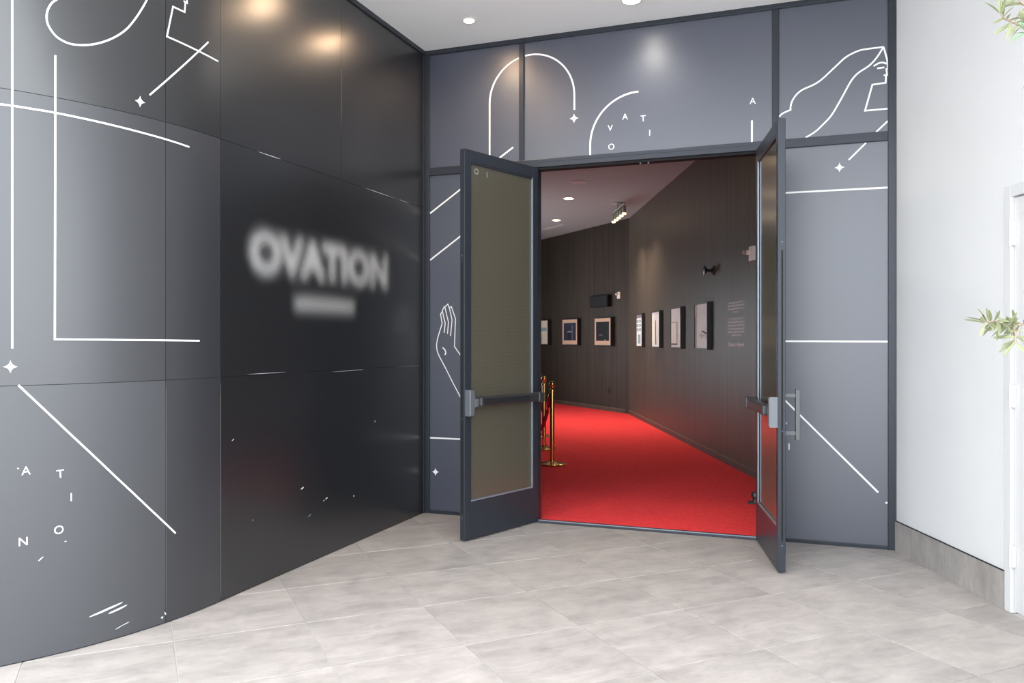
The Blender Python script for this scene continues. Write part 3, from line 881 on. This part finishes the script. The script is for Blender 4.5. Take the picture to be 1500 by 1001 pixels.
# ------------------------------------------------------------------ glazed doors standing open
def glazed_door(name, loc, rz, sg, label, pull):
    """local x from hinge to free edge; the inner face lies at y = 0, the outer at y = -sg*0.045"""
    d = empty(name, (loc[0], loc[1], 0), rz)
    tag(d, label, 'door', kind='structure')
    Wd, T, H0, H1 = 0.835, 0.045, 0.012, 2.745
    def bx(nm, x0, x1, y0, y1, z0, z1, m, par=d, bev=0.003):
        return box(nm, x0, x1, sg * y0, sg * y1, z0, z1, m, par, bev)
    SW = 0.058
    bx('hinge_stile', 0.0, SW, -T, 0, H0, H1, M_alu)
    st = bx('lock_stile', Wd - SW, Wd, -T, 0, H0, H1, M_alu)
    bx('edge_channel', Wd - 0.001, Wd + 0.0015, -0.030, -0.020, 0.20, 1.95, M_seal, st, 0)
    for z in (0.17, 0.86, 2.0):
        o = lathe('edge_screw', [(0.005, 0), (0.005, 0.0015)], M_steel, st, 10, axis='X', loc=(Wd, sg * -0.025, z))
    bx('top_rail', SW, Wd - SW, -T, 0, H1 - 0.085, H1, M_alu)
    bx('bottom_rail', SW, Wd - SW, -T, 0, H0, 0.275, M_alu)
    # glazing beads, inner face
    bx('glazing_bead', SW, SW + 0.012, -0.012, -0.002, 0.275, H1 - 0.085, M_alu_lt, d, 0.002)
    bx('glazing_bead', Wd - SW - 0.012, Wd - SW, -0.012, -0.002, 0.275, H1 - 0.085, M_alu, d, 0.002)
    bx('glazing_bead', SW + 0.012, Wd - SW - 0.012, -0.012, -0.002, 0.275, 0.287, M_alu_lt, d, 0.002)
    bx('glazing_bead', SW + 0.012, Wd - SW - 0.012, -0.012, -0.002, H1 - 0.097, H1 - 0.085, M_alu, d, 0.002)
    gl = bx('glass_pane', SW - 0.002, Wd - SW + 0.002, -0.026, -0.014, 0.27, H1 - 0.08, M_film, d, 0)
    # panic bar on the inner face
    pbz = 0.978
    prof = [(Wd - 0.004, 0.880), (Wd - 0.040, 0.884), (Wd - 0.052, 0.930), (Wd - 0.056, 0.945), (Wd - 0.056, 1.000), (Wd - 0.050, 1.030), (Wd - 0.044, 1.060), (Wd - 0.004, 1.064)]
    npf = len(prof)
    hv = [(x, sg * 0.0005, z) for x, z in prof] + [(x, sg * 0.044, z) for x, z in prof] + [(x + (Wd - 0.028 - x) * 0.12, sg * 0.050, z + (0.972 - z) * 0.05) for x, z in prof]
    hf = [tuple(range(npf)), tuple(range(2 * npf, 3 * npf))]
    for k in range(npf):
        k2 = (k + 1) % npf
        hf += [(k, k2, npf + k2, npf + k), (npf + k, npf + k2, 2 * npf + k2, 2 * npf + k)]
    hs = mesh_obj('latch_case', hv, hf, M_steel, d)
    bx('latch_neck', Wd - 0.095, Wd - 0.056, 0.0, 0.048, 0.940, 1.000, M_steel, hs, 0.006)
    pb_ = bx('push_bar', 0.075, Wd - 0.093, 0.020, 0.074, 0.945, 1.008, M_bar, d, 0.010)
    bx('bar_face', 0.19, Wd - 0.11, 0.0735, 0.0765, 0.955, 0.998, M_frame_blk, pb_, 0.001)
    bx('end_cap', 0.018, 0.078, 0.0, 0.080, 0.938, 1.014, M_bar, pb_, 0.008)
    # pull handle on the outer face
    if pull:
      ph = bx('pull_handle', Wd - 0.075, Wd - 0.045, -0.138, -0.113, 0.802, 1.109, M_pull, d, 0.002)
      for z in (0.843, 1.072):
        bx('standoff', Wd - 0.070, Wd - 0.050, -0.114, -T, z - 0.013, z + 0.013, M_pull, ph, 0.002)
    lathe('key_cylinder', [(0.016, 0), (0.016, 0.012), (0.012, 0.014)], M_steel, d, 16, axis='Y', loc=(Wd - 0.03, 0, 0.905)).location = (0, sg * -T - (0.014 if sg > 0 else 0), 0)
    # offset pivots
    for z in (0.03, 1.37, 2.70):
        lathe('hinge', [(0.010, z - 0.045), (0.010, z + 0.045)], M_alu, d, 12, loc=(-0.004, sg * -T, 0))
    def surf_door(u, v, off): return (u, sg * (-0.0135 + off), v)
    return d, surf_door, gl
dA = (-0.272, -0.789)
d1, sd1, g1 = glazed_door('door_1', (0.985, -0.016), math.atan2(-0.789, -0.272), 1,
                          'left glazed door leaf standing open with dark push bar', False)
d2, sd2, g2 = glazed_door('door_2', (2.606, -0.040), math.atan2(-0.804, 0.179), -1,
                          'right glazed door leaf standing open, seen nearly edge on', True)
text('printed_letter', 'O', -0.70, 2.605, lambda u, v, off: (-u, -0.0135 + off, v), M_print_dim, g1, height=0.042)
text('printed_letter', 'I', -0.585, 2.60, lambda u, v, off: (-u, -0.0135 + off, v), M_print_dim, g1, height=0.042)

# ------------------------------------------------------------------ ceiling lights
def downlight(loc, r, lens, label, power, color, group, blend=1.0, size=2.6):
    e = empty('downlight', loc)
    tag(e, label, 'ceiling light', group)
    lathe('trim_ring', [(r * 1.0, 0.0), (r * 1.32, -0.001), (r * 1.30, -0.006), (r * 1.02, -0.008), (r, -0.003)], M_ring, e, 28)
    lathe('lens', [(r * 0.98, -0.0035), (r * 0.95, -0.006)], lens, e, 28)
    ld = bpy.data.lights.new('downlight_lamp', 'SPOT')
    ld.energy = power; ld.color = color; ld.spot_size = size; ld.spot_blend = blend; ld.shadow_soft_size = r * 0.9
    lo = bpy.data.objects.new('lamp', ld); COL.objects.link(lo)
    lo.parent = e; lo.location = (0, 0, -0.03)
    return e
downlight((0.604, -0.477, CEIL), 0.037, M_lens, 'small warm recessed light nearest the black wall corner', 5, (1, 0.80, 0.58), 'recessed lights over the entrance')
downlight((1.803, -0.420, CEIL), 0.058, M_lens_c, 'larger neutral recessed light above the middle of the doorway', 5, (1, 0.95, 0.88), 'recessed lights over the entrance')
downlight((0.63, -1.265, CEIL), 0.037, M_lens, 'small warm recessed light just above the frame, mirrored in the black wall', 5, (1, 0.80, 0.58), 'recessed lights over the entrance')
for (x, y), lab in zip(((0.153, 4.643), (-0.829, 7.021), (-1.742, 9.288)),
                       ('nearest warm recessed light in the inside ceiling, under the door head', 'middle warm recessed light of three in the inside ceiling', 'farthest warm recessed light in the inside ceiling')):
    downlight((x, y, CEIL), 0.075, M_lens_in, lab, 8, (1, 0.74, 0.46), 'recessed lights inside', size=1.5)

# flat ceiling discs inside
for (x, y), r, nm, lab in (((-0.294, 5.733), 0.11, 'ceiling_speaker', 'round pale speaker grille between two recessed lights inside'),
                           ((0.006, 5.012), 0.05, 'smoke_detector', 'small round detector near the nearest inside recessed light')):
    e = empty(nm, (x, y, CEIL))
    tag(e, lab, 'ceiling fitting')
    lathe('ring', [(r, 0.0), (r, -0.006), (r * 0.86, -0.010)], mat('taupe_fitting', (0.48, 0.43, 0.40), 0.6), e, 24)
    lathe('grille', [(r * 0.84, -0.009), (r * 0.5, -0.012), (0.004, -0.013)], mat('taupe_grille', (0.40, 0.36, 0.34), 0.7), e, 24)
e = empty('ceiling_vent', (-2.06, 10.19, CEIL), brz)
tag(e, 'narrow slot vent in the inside ceiling near the end wall', 'vent')
box('vent_frame', -0.45, 0.45, -0.06, 0.06, -0.008, 0.0, mat('taupe_fitting', (0.48, 0.43, 0.40), 0.6), e)
for y in (-0.035, 0.0, 0.035):
    box('slot', -0.42, 0.42, y - 0.009, y + 0.009, -0.010, -0.008, M_sage, e)

# track light with five heads
ta0, ta1 = Vector((-0.325, 8.08, 3.655)), Vector((0.075, 7.165, 3.655))
tdir = (ta1 - ta0).normalized()
tl = empty('track_light', ((ta0.x + ta1.x) / 2, (ta0.y + ta1.y) / 2, CEIL), math.atan2(tdir.y, tdir.x))
tag(tl, 'sage spotlight bar with five heads on the inside ceiling', 'track light')
lathe('canopy', [(0.10, 0.0), (0.10, -0.02), (0.085, -0.028)], M_sage, tl, 24, loc=(-0.12, 0, 0))
lathe('stem', [(0.012, -0.02), (0.012, -0.11)], M_sage, tl, 12, loc=(-0.12, 0, 0))
box('bar', -0.5, 0.5, -0.014, 0.014, -0.125, -0.105, M_sage, tl, 0.003)
for k in range(5):
    x = -0.47 + 0.94 * k / 4
    h = lathe('spot_head', [(0.030, -0.150), (0.034, -0.155), (0.034, -0.265), (0.030, -0.268)], M_sage, tl, 18, loc=(x, 0.0, 0))
    lathe('neck', [(0.008, -0.12), (0.008, -0.152)], M_sage, h, 10, loc=(x, 0, 0))
    lathe('lens', [(0.034, -0.266), (0.035, -0.292), (0.028, -0.296)], M_lens_dim, h, 18, loc=(x, 0, 0))
def aim_spot(parent, name, loc_w, target, power, color, size, blend, soft=0.03):
    ld = bpy.data.lights.new(name, 'SPOT')
    ld.energy = power; ld.color = color; ld.spot_size = size; ld.spot_blend = blend; ld.shadow_soft_size = soft
    lo = bpy.data.objects.new('lamp', ld); COL.objects.link(lo)
    q = (Vector(target) - Vector(loc_w)).to_track_quat('-Z', 'Y').to_matrix().to_4x4()
    mw = Matrix.Translation(Vector(loc_w)) @ q
    pm = Matrix.Translation(parent.location) @ Matrix.Rotation(parent.rotation_euler.z, 4, 'Z')
    lo.parent = parent
    lo.matrix_local = pm.inverted() @ mw
    return lo
for k, tgt in ((0, (-0.4, 8.6, 0.0)), (2, (-0.2, 7.6, 0.0)), (4, (0.2, 6.6, 0.0))):
    p = ta0 + (ta1 - ta0) * (0.03 + 0.94 * k / 4)
    aim_spot(tl, 'track_lamp', (p.x, p.y, 3.45), tgt, 18, (1, 0.84, 0.66), 1.9, 1.0)

# ------------------------------------------------------------------ framed pictures
def picture(parent_rz, origin, along, w0, w1, z0, z1, depth, label, group, build):
    """origin + along*w on the wall; local x along the wall inward, +y off the wall"""
    c = origin + along * ((w0 + w1) / 2)
    e = empty('picture_frame', (c.x, c.y, z0), parent_rz)
    tag(e, label, 'picture', group)
    hw = (w1 - w0) / 2; H = z1 - z0; t = 0.018
    box('frame_side', -hw, -hw + t, 0.002, depth, 0, H, M_frame_blk, e, 0.002)
    box('frame_side', hw - t, hw, 0.002, depth, 0, H, M_frame_blk, e, 0.002)
    box('frame_side', -hw + t, hw - t, 0.002, depth, 0, t, M_frame_blk, e, 0.002)
    box('frame_side', -hw + t, hw - t, 0.002, depth, H - t, H, M_frame_blk, e, 0.002)
    build(e, hw - t, t, H - t, depth - 0.012)
    return e
def pbox(nm, e, x0, x1, z0, z1, y, m, th=0.002):
    return box(nm, x0, x1, y, y + th, z0, z1, m, e)
# in local x, +x is farther from the viewer (left in the view) on both walls' right-hand one; use -x for right in the view
def pic_reflection(e, h, z0, z1, y):  # bright windows mirrored in the glass, drawn as print colour
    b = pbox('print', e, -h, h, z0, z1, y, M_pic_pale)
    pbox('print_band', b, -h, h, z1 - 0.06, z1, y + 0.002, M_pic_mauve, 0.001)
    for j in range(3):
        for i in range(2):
            pbox('print_reflected_window', b, -h + 0.10 + i * 0.22, -h + 0.26 + i * 0.22, z0 + 0.26 + j * 0.075, z0 + 0.31 + j * 0.075, y + 0.002, M_pic_teal, 0.001)
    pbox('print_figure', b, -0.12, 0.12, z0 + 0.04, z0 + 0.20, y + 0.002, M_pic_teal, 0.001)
def pic_slab(e, h, z0, z1, y):
    b = pbox('print', e, -h, h, z0, z1, y, M_pic_pale)
    pbox('print_shape', b, 0.02, h - 0.005, z0 + 0.03, z1 - 0.13, y + 0.002, mat('ivory_print', (0.95, 0.94, 0.84), 0.28), 0.001)
    mesh_obj('print_edge', [(0.02, y + 0.004, z0 + 0.03), (-0.06, y + 0.004, z0 + 0.03), (-0.02, y + 0.004, z1 - 0.13), (0.04, y + 0.004, z1 - 0.13)], [(0, 1, 2, 3)], M_pic_brown, b)
def pic_tablet(e, h, z0, z1, y):
    b = pbox('print', e, -h, h, z0, z1, y, M_pic_pale)
    pbox('print_edge', b, -0.09, h - 0.01, z0 + 0.03, z1 - 0.19, y + 0.002, M_pic_brown, 0.001)
    pbox('print_shape', b, -0.05, h - 0.012, z0 + 0.055, z1 - 0.195, y + 0.003, mat('ivory_print', (0.95, 0.94, 0.84), 0.28), 0.001)
    pbox('print_band', b, -h, -h + 0.05, z1 - 0.09, z1, y + 0.002, M_mat_tan, 0.001)
def pic_roof(e, h, z0, z1, y):
    b = pbox('print', e, -h, h, z0, z1, y, M_pic_pale)
    pbox('print_band', b, h - 0.09, h, z0, z1 - 0.15, y + 0.002, M_pic_mauve, 0.001)
    pbox('print_band', b, h - 0.12, h, z1 - 0.15, z1, y + 0.002, mat('rose_print', (0.50, 0.36, 0.31), 0.6), 0.001)
    mesh_obj('print_roof', [(-h + 0.0, y + 0.0035, z0 + 0.165), (-h + 0.0, y + 0.0035, z0 + 0.185), (-0.05, y + 0.0035, z0 + 0.222), (-0.03, y + 0.0035, z0 + 0.205)], [(0, 1, 2, 3)], M_pic_dark, b)
    for k in range(7):
        x = -0.24 + 0.05 * k
        pbox('print_bush', b, x, x + 0.035, z0 + 0.12 + 0.012 * ((k * 3) % 4), z0 + 0.16 + 0.012 * ((k * 5) % 3), y + 0.002, M_pic_grey, 0.001)
def pic_tan(kind):
    def f(e, h, z0, z1, y):
        b = pbox('mount_board', e, -h, h, z0, z1, y, M_mat_tan)
        pr = pbox('print', b, -h + 0.06, h - 0.06, z0 + 0.085, z1 - 0.07, y + 0.002, M_pic_dark if kind else M_pic_blue)
        if kind:
            pbox('print_shape', pr, 0.0, 0.13, z0 + 0.19, z0 + 0.215, y + 0.004, M_pic_brown, 0.001)
            pbox('print_shape', pr, -0.12, -0.08, z0 + 0.10, z0 + 0.115, y + 0.004, M_pic_mauve, 0.001)
        else:
            pbox('print_shape', pr, -0.10, 0.10, z0 + 0.26, z0 + 0.285, y + 0.004, M_pic_mauve, 0.001)
            pbox('print_shape', pr, -0.09, 0.07, z0 + 0.10, z0 + 0.25, y + 0.004, M_pic_dark, 0.001)
            pbox('print_shape', pr, -0.115, -0.10, z0 + 0.10, z0 + 0.42, y + 0.004, M_pic_mauve, 0.001)
    return f
def pic_sun(e, h, z0, z1, y):
    b = pbox('mount_board', e, -h, h, z0, z1, y, M_mat_tan)
    pr = pbox('print', b, -h + 0.05, h - 0.05, z0 + 0.01, z1 - 0.01, y + 0.002, mat('cream_print_paper', (0.70, 0.62, 0.48), 0.6))
    pbox('print_shape', pr, -h + 0.07, h - 0.12, z0 + 0.30, z0 + 0.38, y + 0.004, M_pic_teal, 0.001)
    pbox('print_shape', pr, -0.10, 0.03, z0 + 0.05, z0 + 0.22, y + 0.004, M_pic_grey, 0.001)
IO = Vector((INT_A, 0))
GI = 'framed prints on the inside right wall'
picture(irz, IO, idr, 4.47, 5.11, 1.30, 1.885, 0.06, 'largest looking pale framed print, nearest the printed wall text', GI, pic_roof)
picture(irz, IO, idr, 5.845, 6.47, 1.30, 1.885, 0.06, 'pale framed print with a cream tablet shape, second from the wall text', GI, pic_tablet)
picture(irz, IO, idr, 7.255, 7.87, 1.30, 1.885, 0.06, 'pale framed print with a tall slanting cream slab, third from the wall text', GI, pic_slab)
picture(irz, IO, idr, 8.69, 9.24, 1.305, 1.89, 0.06, 'framed print with reflected pale windows painted in, nearest the dark wall corner', GI, pic_reflection)
GB = 'framed prints on the inside end wall'
def wb_w(x, y): return (Vector((x, y)) - BO).dot(bd)
picture(brz, BO, bd, wb_w(-0.776, 9.852), wb_w(-1.241, 10.313), 1.31, 1.885, 0.09, 'tan mounted night picture in a black frame nearest the wall corner', GB, pic_tan(1))
picture(brz, BO, bd, wb_w(-1.721, 10.788), wb_w(-2.216, 11.276), 1.32, 1.89, 0.09, 'tan mounted dusk blue picture in a black frame, middle of the end wall', GB, pic_tan(0))
picture(brz, BO, bd, wb_w(-2.675, 11.731), wb_w(-3.25, 12.30), 1.32, 1.90, 0.09, 'bright cream picture half hidden by the left door edge', GB, pic_sun)

# ------------------------------------------------------------------ small fittings on the inside walls
c = IO + idr * 2.90
e = empty('wall_strobe', (c.x, c.y, 2.225), irz)
tag(e, 'small white alarm strobe on the inside right wall beside the right door', 'alarm')
box('plate', -0.065, 0.065, 0.001, 0.035, 0, 0.15, M_offwhite, e, 0.006)
lathe('lamp_housing', [(0.026, 0.035), (0.024, 0.075), (0.016, 0.08)], M_offwhite, e, 16, axis='Y', loc=(0.01, 0, 0.085))
lathe('lamp_tip', [(0.020, 0.078), (0.026, 0.085), (0.026, 0.105), (0.014, 0.115)], mat('rose_lens', (0.35, 0.20, 0.17), 0.3), e, 16, axis='Y', loc=(0.01, 0, 0.085))
c = BO + bd * wb_w(-0.592, 9.77)
e = empty('wall_strobe', (c.x, c.y, 2.24), brz)
tag(e, 'small white alarm strobe on the end wall near the corner', 'alarm')
box('plate', -0.05, 0.05, 0.001, 0.035, 0, 0.13, M_offwhite, e, 0.006)
lathe('lamp_housing', [(0.024, 0.035), (0.022, 0.075), (0.012, 0.085)], M_offwhite, e, 16, axis='Y', loc=(0.02, 0, 0.085))
c = IO + idr * 4.38
e = empty('peg_hook', (c.x, c.y, 2.255), irz)
tag(e, 'black spool shaped peg sticking out of the wall above the nearest pale print', 'wall peg')
lathe('base_flange', [(0.062, 0.001), (0.060, 0.012), (0.030, 0.030), (0.020, 0.045)], M_frame_blk, e, 20, axis='Y')
lathe('stem', [(0.019, 0.040), (0.019, 0.085)], M_frame_blk, e, 16, axis='Y')
lathe('knob', [(0.020, 0.080), (0.034, 0.095), (0.060, 0.115), (0.060, 0.125), (0.050, 0.130)], M_frame_blk, e, 20, axis='Y')
wa, wc = wb_w(-0.81, 9.98), wb_w(-1.30, 10.47)
c = BO + bd * ((wa + wc) / 2)
e = empty('wall_speaker', (c.x, c.y, 2.095), brz)
tag(e, 'black box speaker on the end wall above the night picture', 'speaker')
hw = abs(wc - wa) / 2
box('cabinet', -hw, hw, 0.001, 0.10, 0, 0.235, M_pic_dark, e, 0.006)
box('grille', -hw + 0.02, hw - 0.02, 0.10, 0.106, 0.02, 0.215, M_seal, e, 0.002)
box('side_bracket', hw, hw + 0.012, 0.02, 0.09, 0.0, 0.235, mat('speaker_edge_grey', (0.12, 0.11, 0.10), 0.5), e, 0.002)
c = BO + bd * wb_w(-0.87, 10.04)
e = empty('wall_outlet', (c.x, c.y, 0.36), brz)
tag(e, 'black socket plate low on the end wall', 'socket')
box('plate', -0.04, 0.04, 0.001, 0.010, 0, 0.12, M_frame_blk, e, 0.003)
for z in (0.03, 0.075):
    box('socket', -0.018, 0.018, 0.010, 0.013, z - 0.014, z + 0.018, M_seal, e, 0.001)

# rubber door wedge beside the right leaf
e = empty('door_stop', (2.515, 1.30, 0.009))
tag(e, 'small black rubber door stop on the red carpet behind the right door', 'door stop')
box('foot', -0.06, 0.06, -0.05, 0.05, 0.0, 0.012, M_frame_blk, e, 0.003)
lathe('post', [(0.028, 0.010), (0.024, 0.03), (0.024, 0.05), (0.038, 0.058), (0.038, 0.085), (0.030, 0.095)], M_frame_blk, e, 18)

# ------------------------------------------------------------------ brass stanchions and velvet ropes
def make_stanchion(loc, label):
    e = empty('stanchion', (loc[0], loc[1], 0.0085))
    tag(e, label, 'stanchion', 'brass rope posts on the red carpet')
    lathe('base', [(0.160, 0.0), (0.162, 0.008), (0.158, 0.016), (0.150, 0.020), (0.120, 0.026), (0.060, 0.036), (0.034, 0.044), (0.030, 0.055)], M_brass, e, 40)
    p = lathe('pole', [(0.0255, 0.045), (0.0255, 0.825), (0.031, 0.830), (0.031, 0.846), (0.024, 0.850), (0.018, 0.862), (0.024, 0.872), (0.024, 0.880), (0.016, 0.886)], M_brass, e, 24)
    lathe('ball_finial', [(0.012, 0.878)] + [(0.036 * math.sin(a), 0.912 - 0.036 * math.cos(a)) for a in [0.35 + (math.pi - 0.40) * k / 12 for k in range(13)]], M_brass, e, 24)
    return e
SP = [(0.217, 2.795), (-0.285, 4.038), (-0.796, 5.383), (-0.32, 3.38)]
SLAB = ['nearest brass rope post beside the left door edge', 'second brass rope post, just behind the nearest one', 'farthest brass rope post, its base half hidden by the door edge', 'brass rope post hidden behind the left door glass']
s0 = make_stanchion(SP[0], SLAB[0])
for p, lab in zip(SP[1:], SLAB[1:]):
    r = s0.copy(); COL.objects.link(r); r.location = (p[0], p[1], 0.0085); r['label'] = lab
    for ch in list(s0.children):
        c2 = ch.copy(); COL.objects.link(c2); c2.parent = r
def rope(a, b, sag, label):
    A = Vector((a[0], a[1], 0.80)); Bv = Vector((b[0], b[1], 0.80))
    d = (Bv - A).normalized()
    A2 = A + d * 0.05; B2 = Bv - d * 0.05
    e = empty('velvet_rope', tuple(A2))
    tag(e, label, 'rope', 'red ropes hung between the brass posts')
    pts = []
    for k in range(25):
        t = k / 24
        p = A2.lerp(B2, t); p.z -= sag * (1 - (2 * t - 1) ** 2)
        pts.append(p - A2)
    tube('rope', pts, 0.020, M_velvet, e, 14)
    for P, t in ((pts[0], 1), (pts[-1], -1)):
        q = pts[2] if t == 1 else pts[-3]
        dd = (q - P).normalized()
        tube('end_cap', [P - dd * 0.012, P, P + dd * 0.05, P + dd * 0.055], [0.012, 0.022, 0.023, 0.018], M_brass, e, 14)
        tube('hook', [P - d * t * 0.024 + Vector((0, 0, 0.03)), P - d * t * 0.012 + Vector((0, 0, 0.034)), P - dd * 0.005], 0.006, M_brass, e, 8)
    return e
rope(SP[0], SP[3], 0.45, 'dark red velvet rope swagging left from the nearest brass post')
rope(SP[1], SP[2], 0.34, 'dark red velvet rope hung behind, between the two farther posts')

# ------------------------------------------------------------------ olive tree at the right edge, mostly outside the view
fwv = Vector((-math.sin(math.radians(20.27)), math.cos(math.radians(20.27)), 0)); rtv = Vector((math.cos(math.radians(20.27)), math.sin(math.radians(20.27)), 0))
TREE = Vector((4.08, -2.62, 0))
tr = empty('olive_tree', tuple(TREE))
tag(tr, 'potted olive tree with pale narrow leaves reaching in at the right edge', 'tree')
lathe('planter', [(0.15, 0.0), (0.17, 0.02), (0.21, 0.44), (0.215, 0.45), (0.19, 0.45), (0.185, 0.40)], M_pot, tr, 28)
lathe('soil', [(0.184, 0.38), (0.184, 0.405), (0.02, 0.415)], M_soil, tr, 24)
tube('trunk', [(0, 0, 0.39), (0.02, 0.01, 0.8), (-0.01, 0.02, 1.25), (0.02, -0.01, 1.7), (0.0, 0.0, 2.2), (0.02, 0.0, 2.7)], [0.026, 0.024, 0.022, 0.019, 0.015, 0.008], M_bark, tr, 10)
lv, lf = [], []
NL = 7
for k in range(NL):
    t = k / (NL - 1)
    w = 0.5 * 0.20 * math.sin(math.pi * min(1, t * 0.94 + 0.03)) ** 0.8
    bend = -0.10 * t * t
    lv += [(t, -w, bend + w * 0.5), (t, 0, bend), (t, w, bend + w * 0.5)]
for k in range(NL - 1):
    a = k * 3; b = a + 3
    lf += [(a, a + 1, b + 1, b), (a + 1, a + 2, b + 2, b + 1)]
def leaf(parent, p, d, L, m, roll):
    key = m.name
    me = LEAF.get(key)
    if me is None:
        me = bpy.data.meshes.new('leaf'); me.from_pydata(lv, [], lf); me.materials.append(m)
        for f in me.polygons: f.use_smooth = True
        LEAF[key] = me
    o = link(bpy.data.objects.new('leaf', me), parent)
    d = d.normalized()
    q = d.to_track_quat('X', 'Z')
    o.rotation_mode = 'QUATERNION'
    from mathutils import Quaternion
    o.rotation_quaternion = q @ Quaternion((1, 0, 0), roll)
    o.location = p; o.scale = (L, L, L)
LEAF = {}
def at(px, py, Y):                 # place in the tree's frame from bearing and distance
    X = (px - 750) / 1204 * Y
    return Vector((3.0, -6.05, 1.4)) + rtv * X + fwv * Y + Vector((0, 0, -(py - 501) / 1204 * Y)) - TREE
def branch(pts, n, seed, Lm, start=0.3, green=0.0, rad=0.0035):
    rnd = random.Random(seed)
    b = tube('branch', pts, [rad * 1.6] + [rad] * (len(pts) - 2) + [rad * 0.4], M_twig, tr, 8)
    segs = [(pts[i], pts[i + 1]) for i in range(len(pts) - 1)]
    for k in range(n):
        t = start + (1 - start) * (k + rnd.random() * 0.5) / n
        f = min(t * len(segs), len(segs) - 1e-4); i = int(f)
        p = segs[i][0].lerp(segs[i][1], f - i)
        d = (segs[i][1] - segs[i][0]).normalized()
        side = Vector((rnd.uniform(-1, 1), rnd.uniform(-1, 1), rnd.uniform(-1, 1)))
        side = (side - d * side.dot(d)).normalized()
        leaf(b, p, d * rnd.uniform(0.1, 0.9) + side * rnd.uniform(0.6, 1.0), Lm * rnd.uniform(0.7, 1.25), M_leaf_g if rnd.random() < green else M_leaf, rnd.uniform(-1.5, 1.5))
branch([Vector((0.0, 0.0, 1.35)), at(1530, 472, 2.9), at(1500, 475, 2.85), at(1480, 479, 2.82), at(1458, 471, 2.8), at(1440, 474, 2.78)], 50, 3, 0.056, 0.40)
branch([at(1482, 479, 2.82), at(1488, 492, 2.80), at(1486, 505, 2.78)], 14, 9, 0.055, 0.1)
branch([Vector((0.0, 0.0, 2.35)), at(1530, 66, 2.9), at(1500, 40, 2.85), at(1472, 28, 2.8), at(1464, 20, 2.78)], 22, 5, 0.056, 0.38)
branch([Vector((0.0, 0.0, 2.45)), at(1535, 30, 2.9), at(1500, 8, 2.85), at(1485, -6, 2.8)], 14, 6, 0.056, 0.35)
branch([Vector((0.0, 0.0, 2.2)), at(1540, 60, 2.6), at(1515, 50, 2.55), at(1500, 48, 2.52)], 9, 12, 0.055, 0.5, 0.9)
branch([Vector((0.01, 0.0, 2.0)), at(1540, 130, 2.85), at(1512, 112, 2.8)], 9, 8, 0.045, 0.5)
branch([Vector((0.01, 0.0, 1.6)), at(1545, 340, 2.85), at(1512, 346, 2.8)], 8, 10, 0.045, 0.5)
# crown outside the view
for k in range(7):
    a = 2.2 * k
    z = 1.7 + 0.14 * k
    dirv = Vector((0.35 + 0.05 * math.cos(a), 0.25 * math.sin(a) - 0.12, 0.35))
    branch([Vector((0.01, 0, z)), Vector((0.01, 0, z)) + dirv * 0.4, Vector((0.01, 0, z)) + dirv * 0.9], 12, 20 + k, 0.05, 0.3)
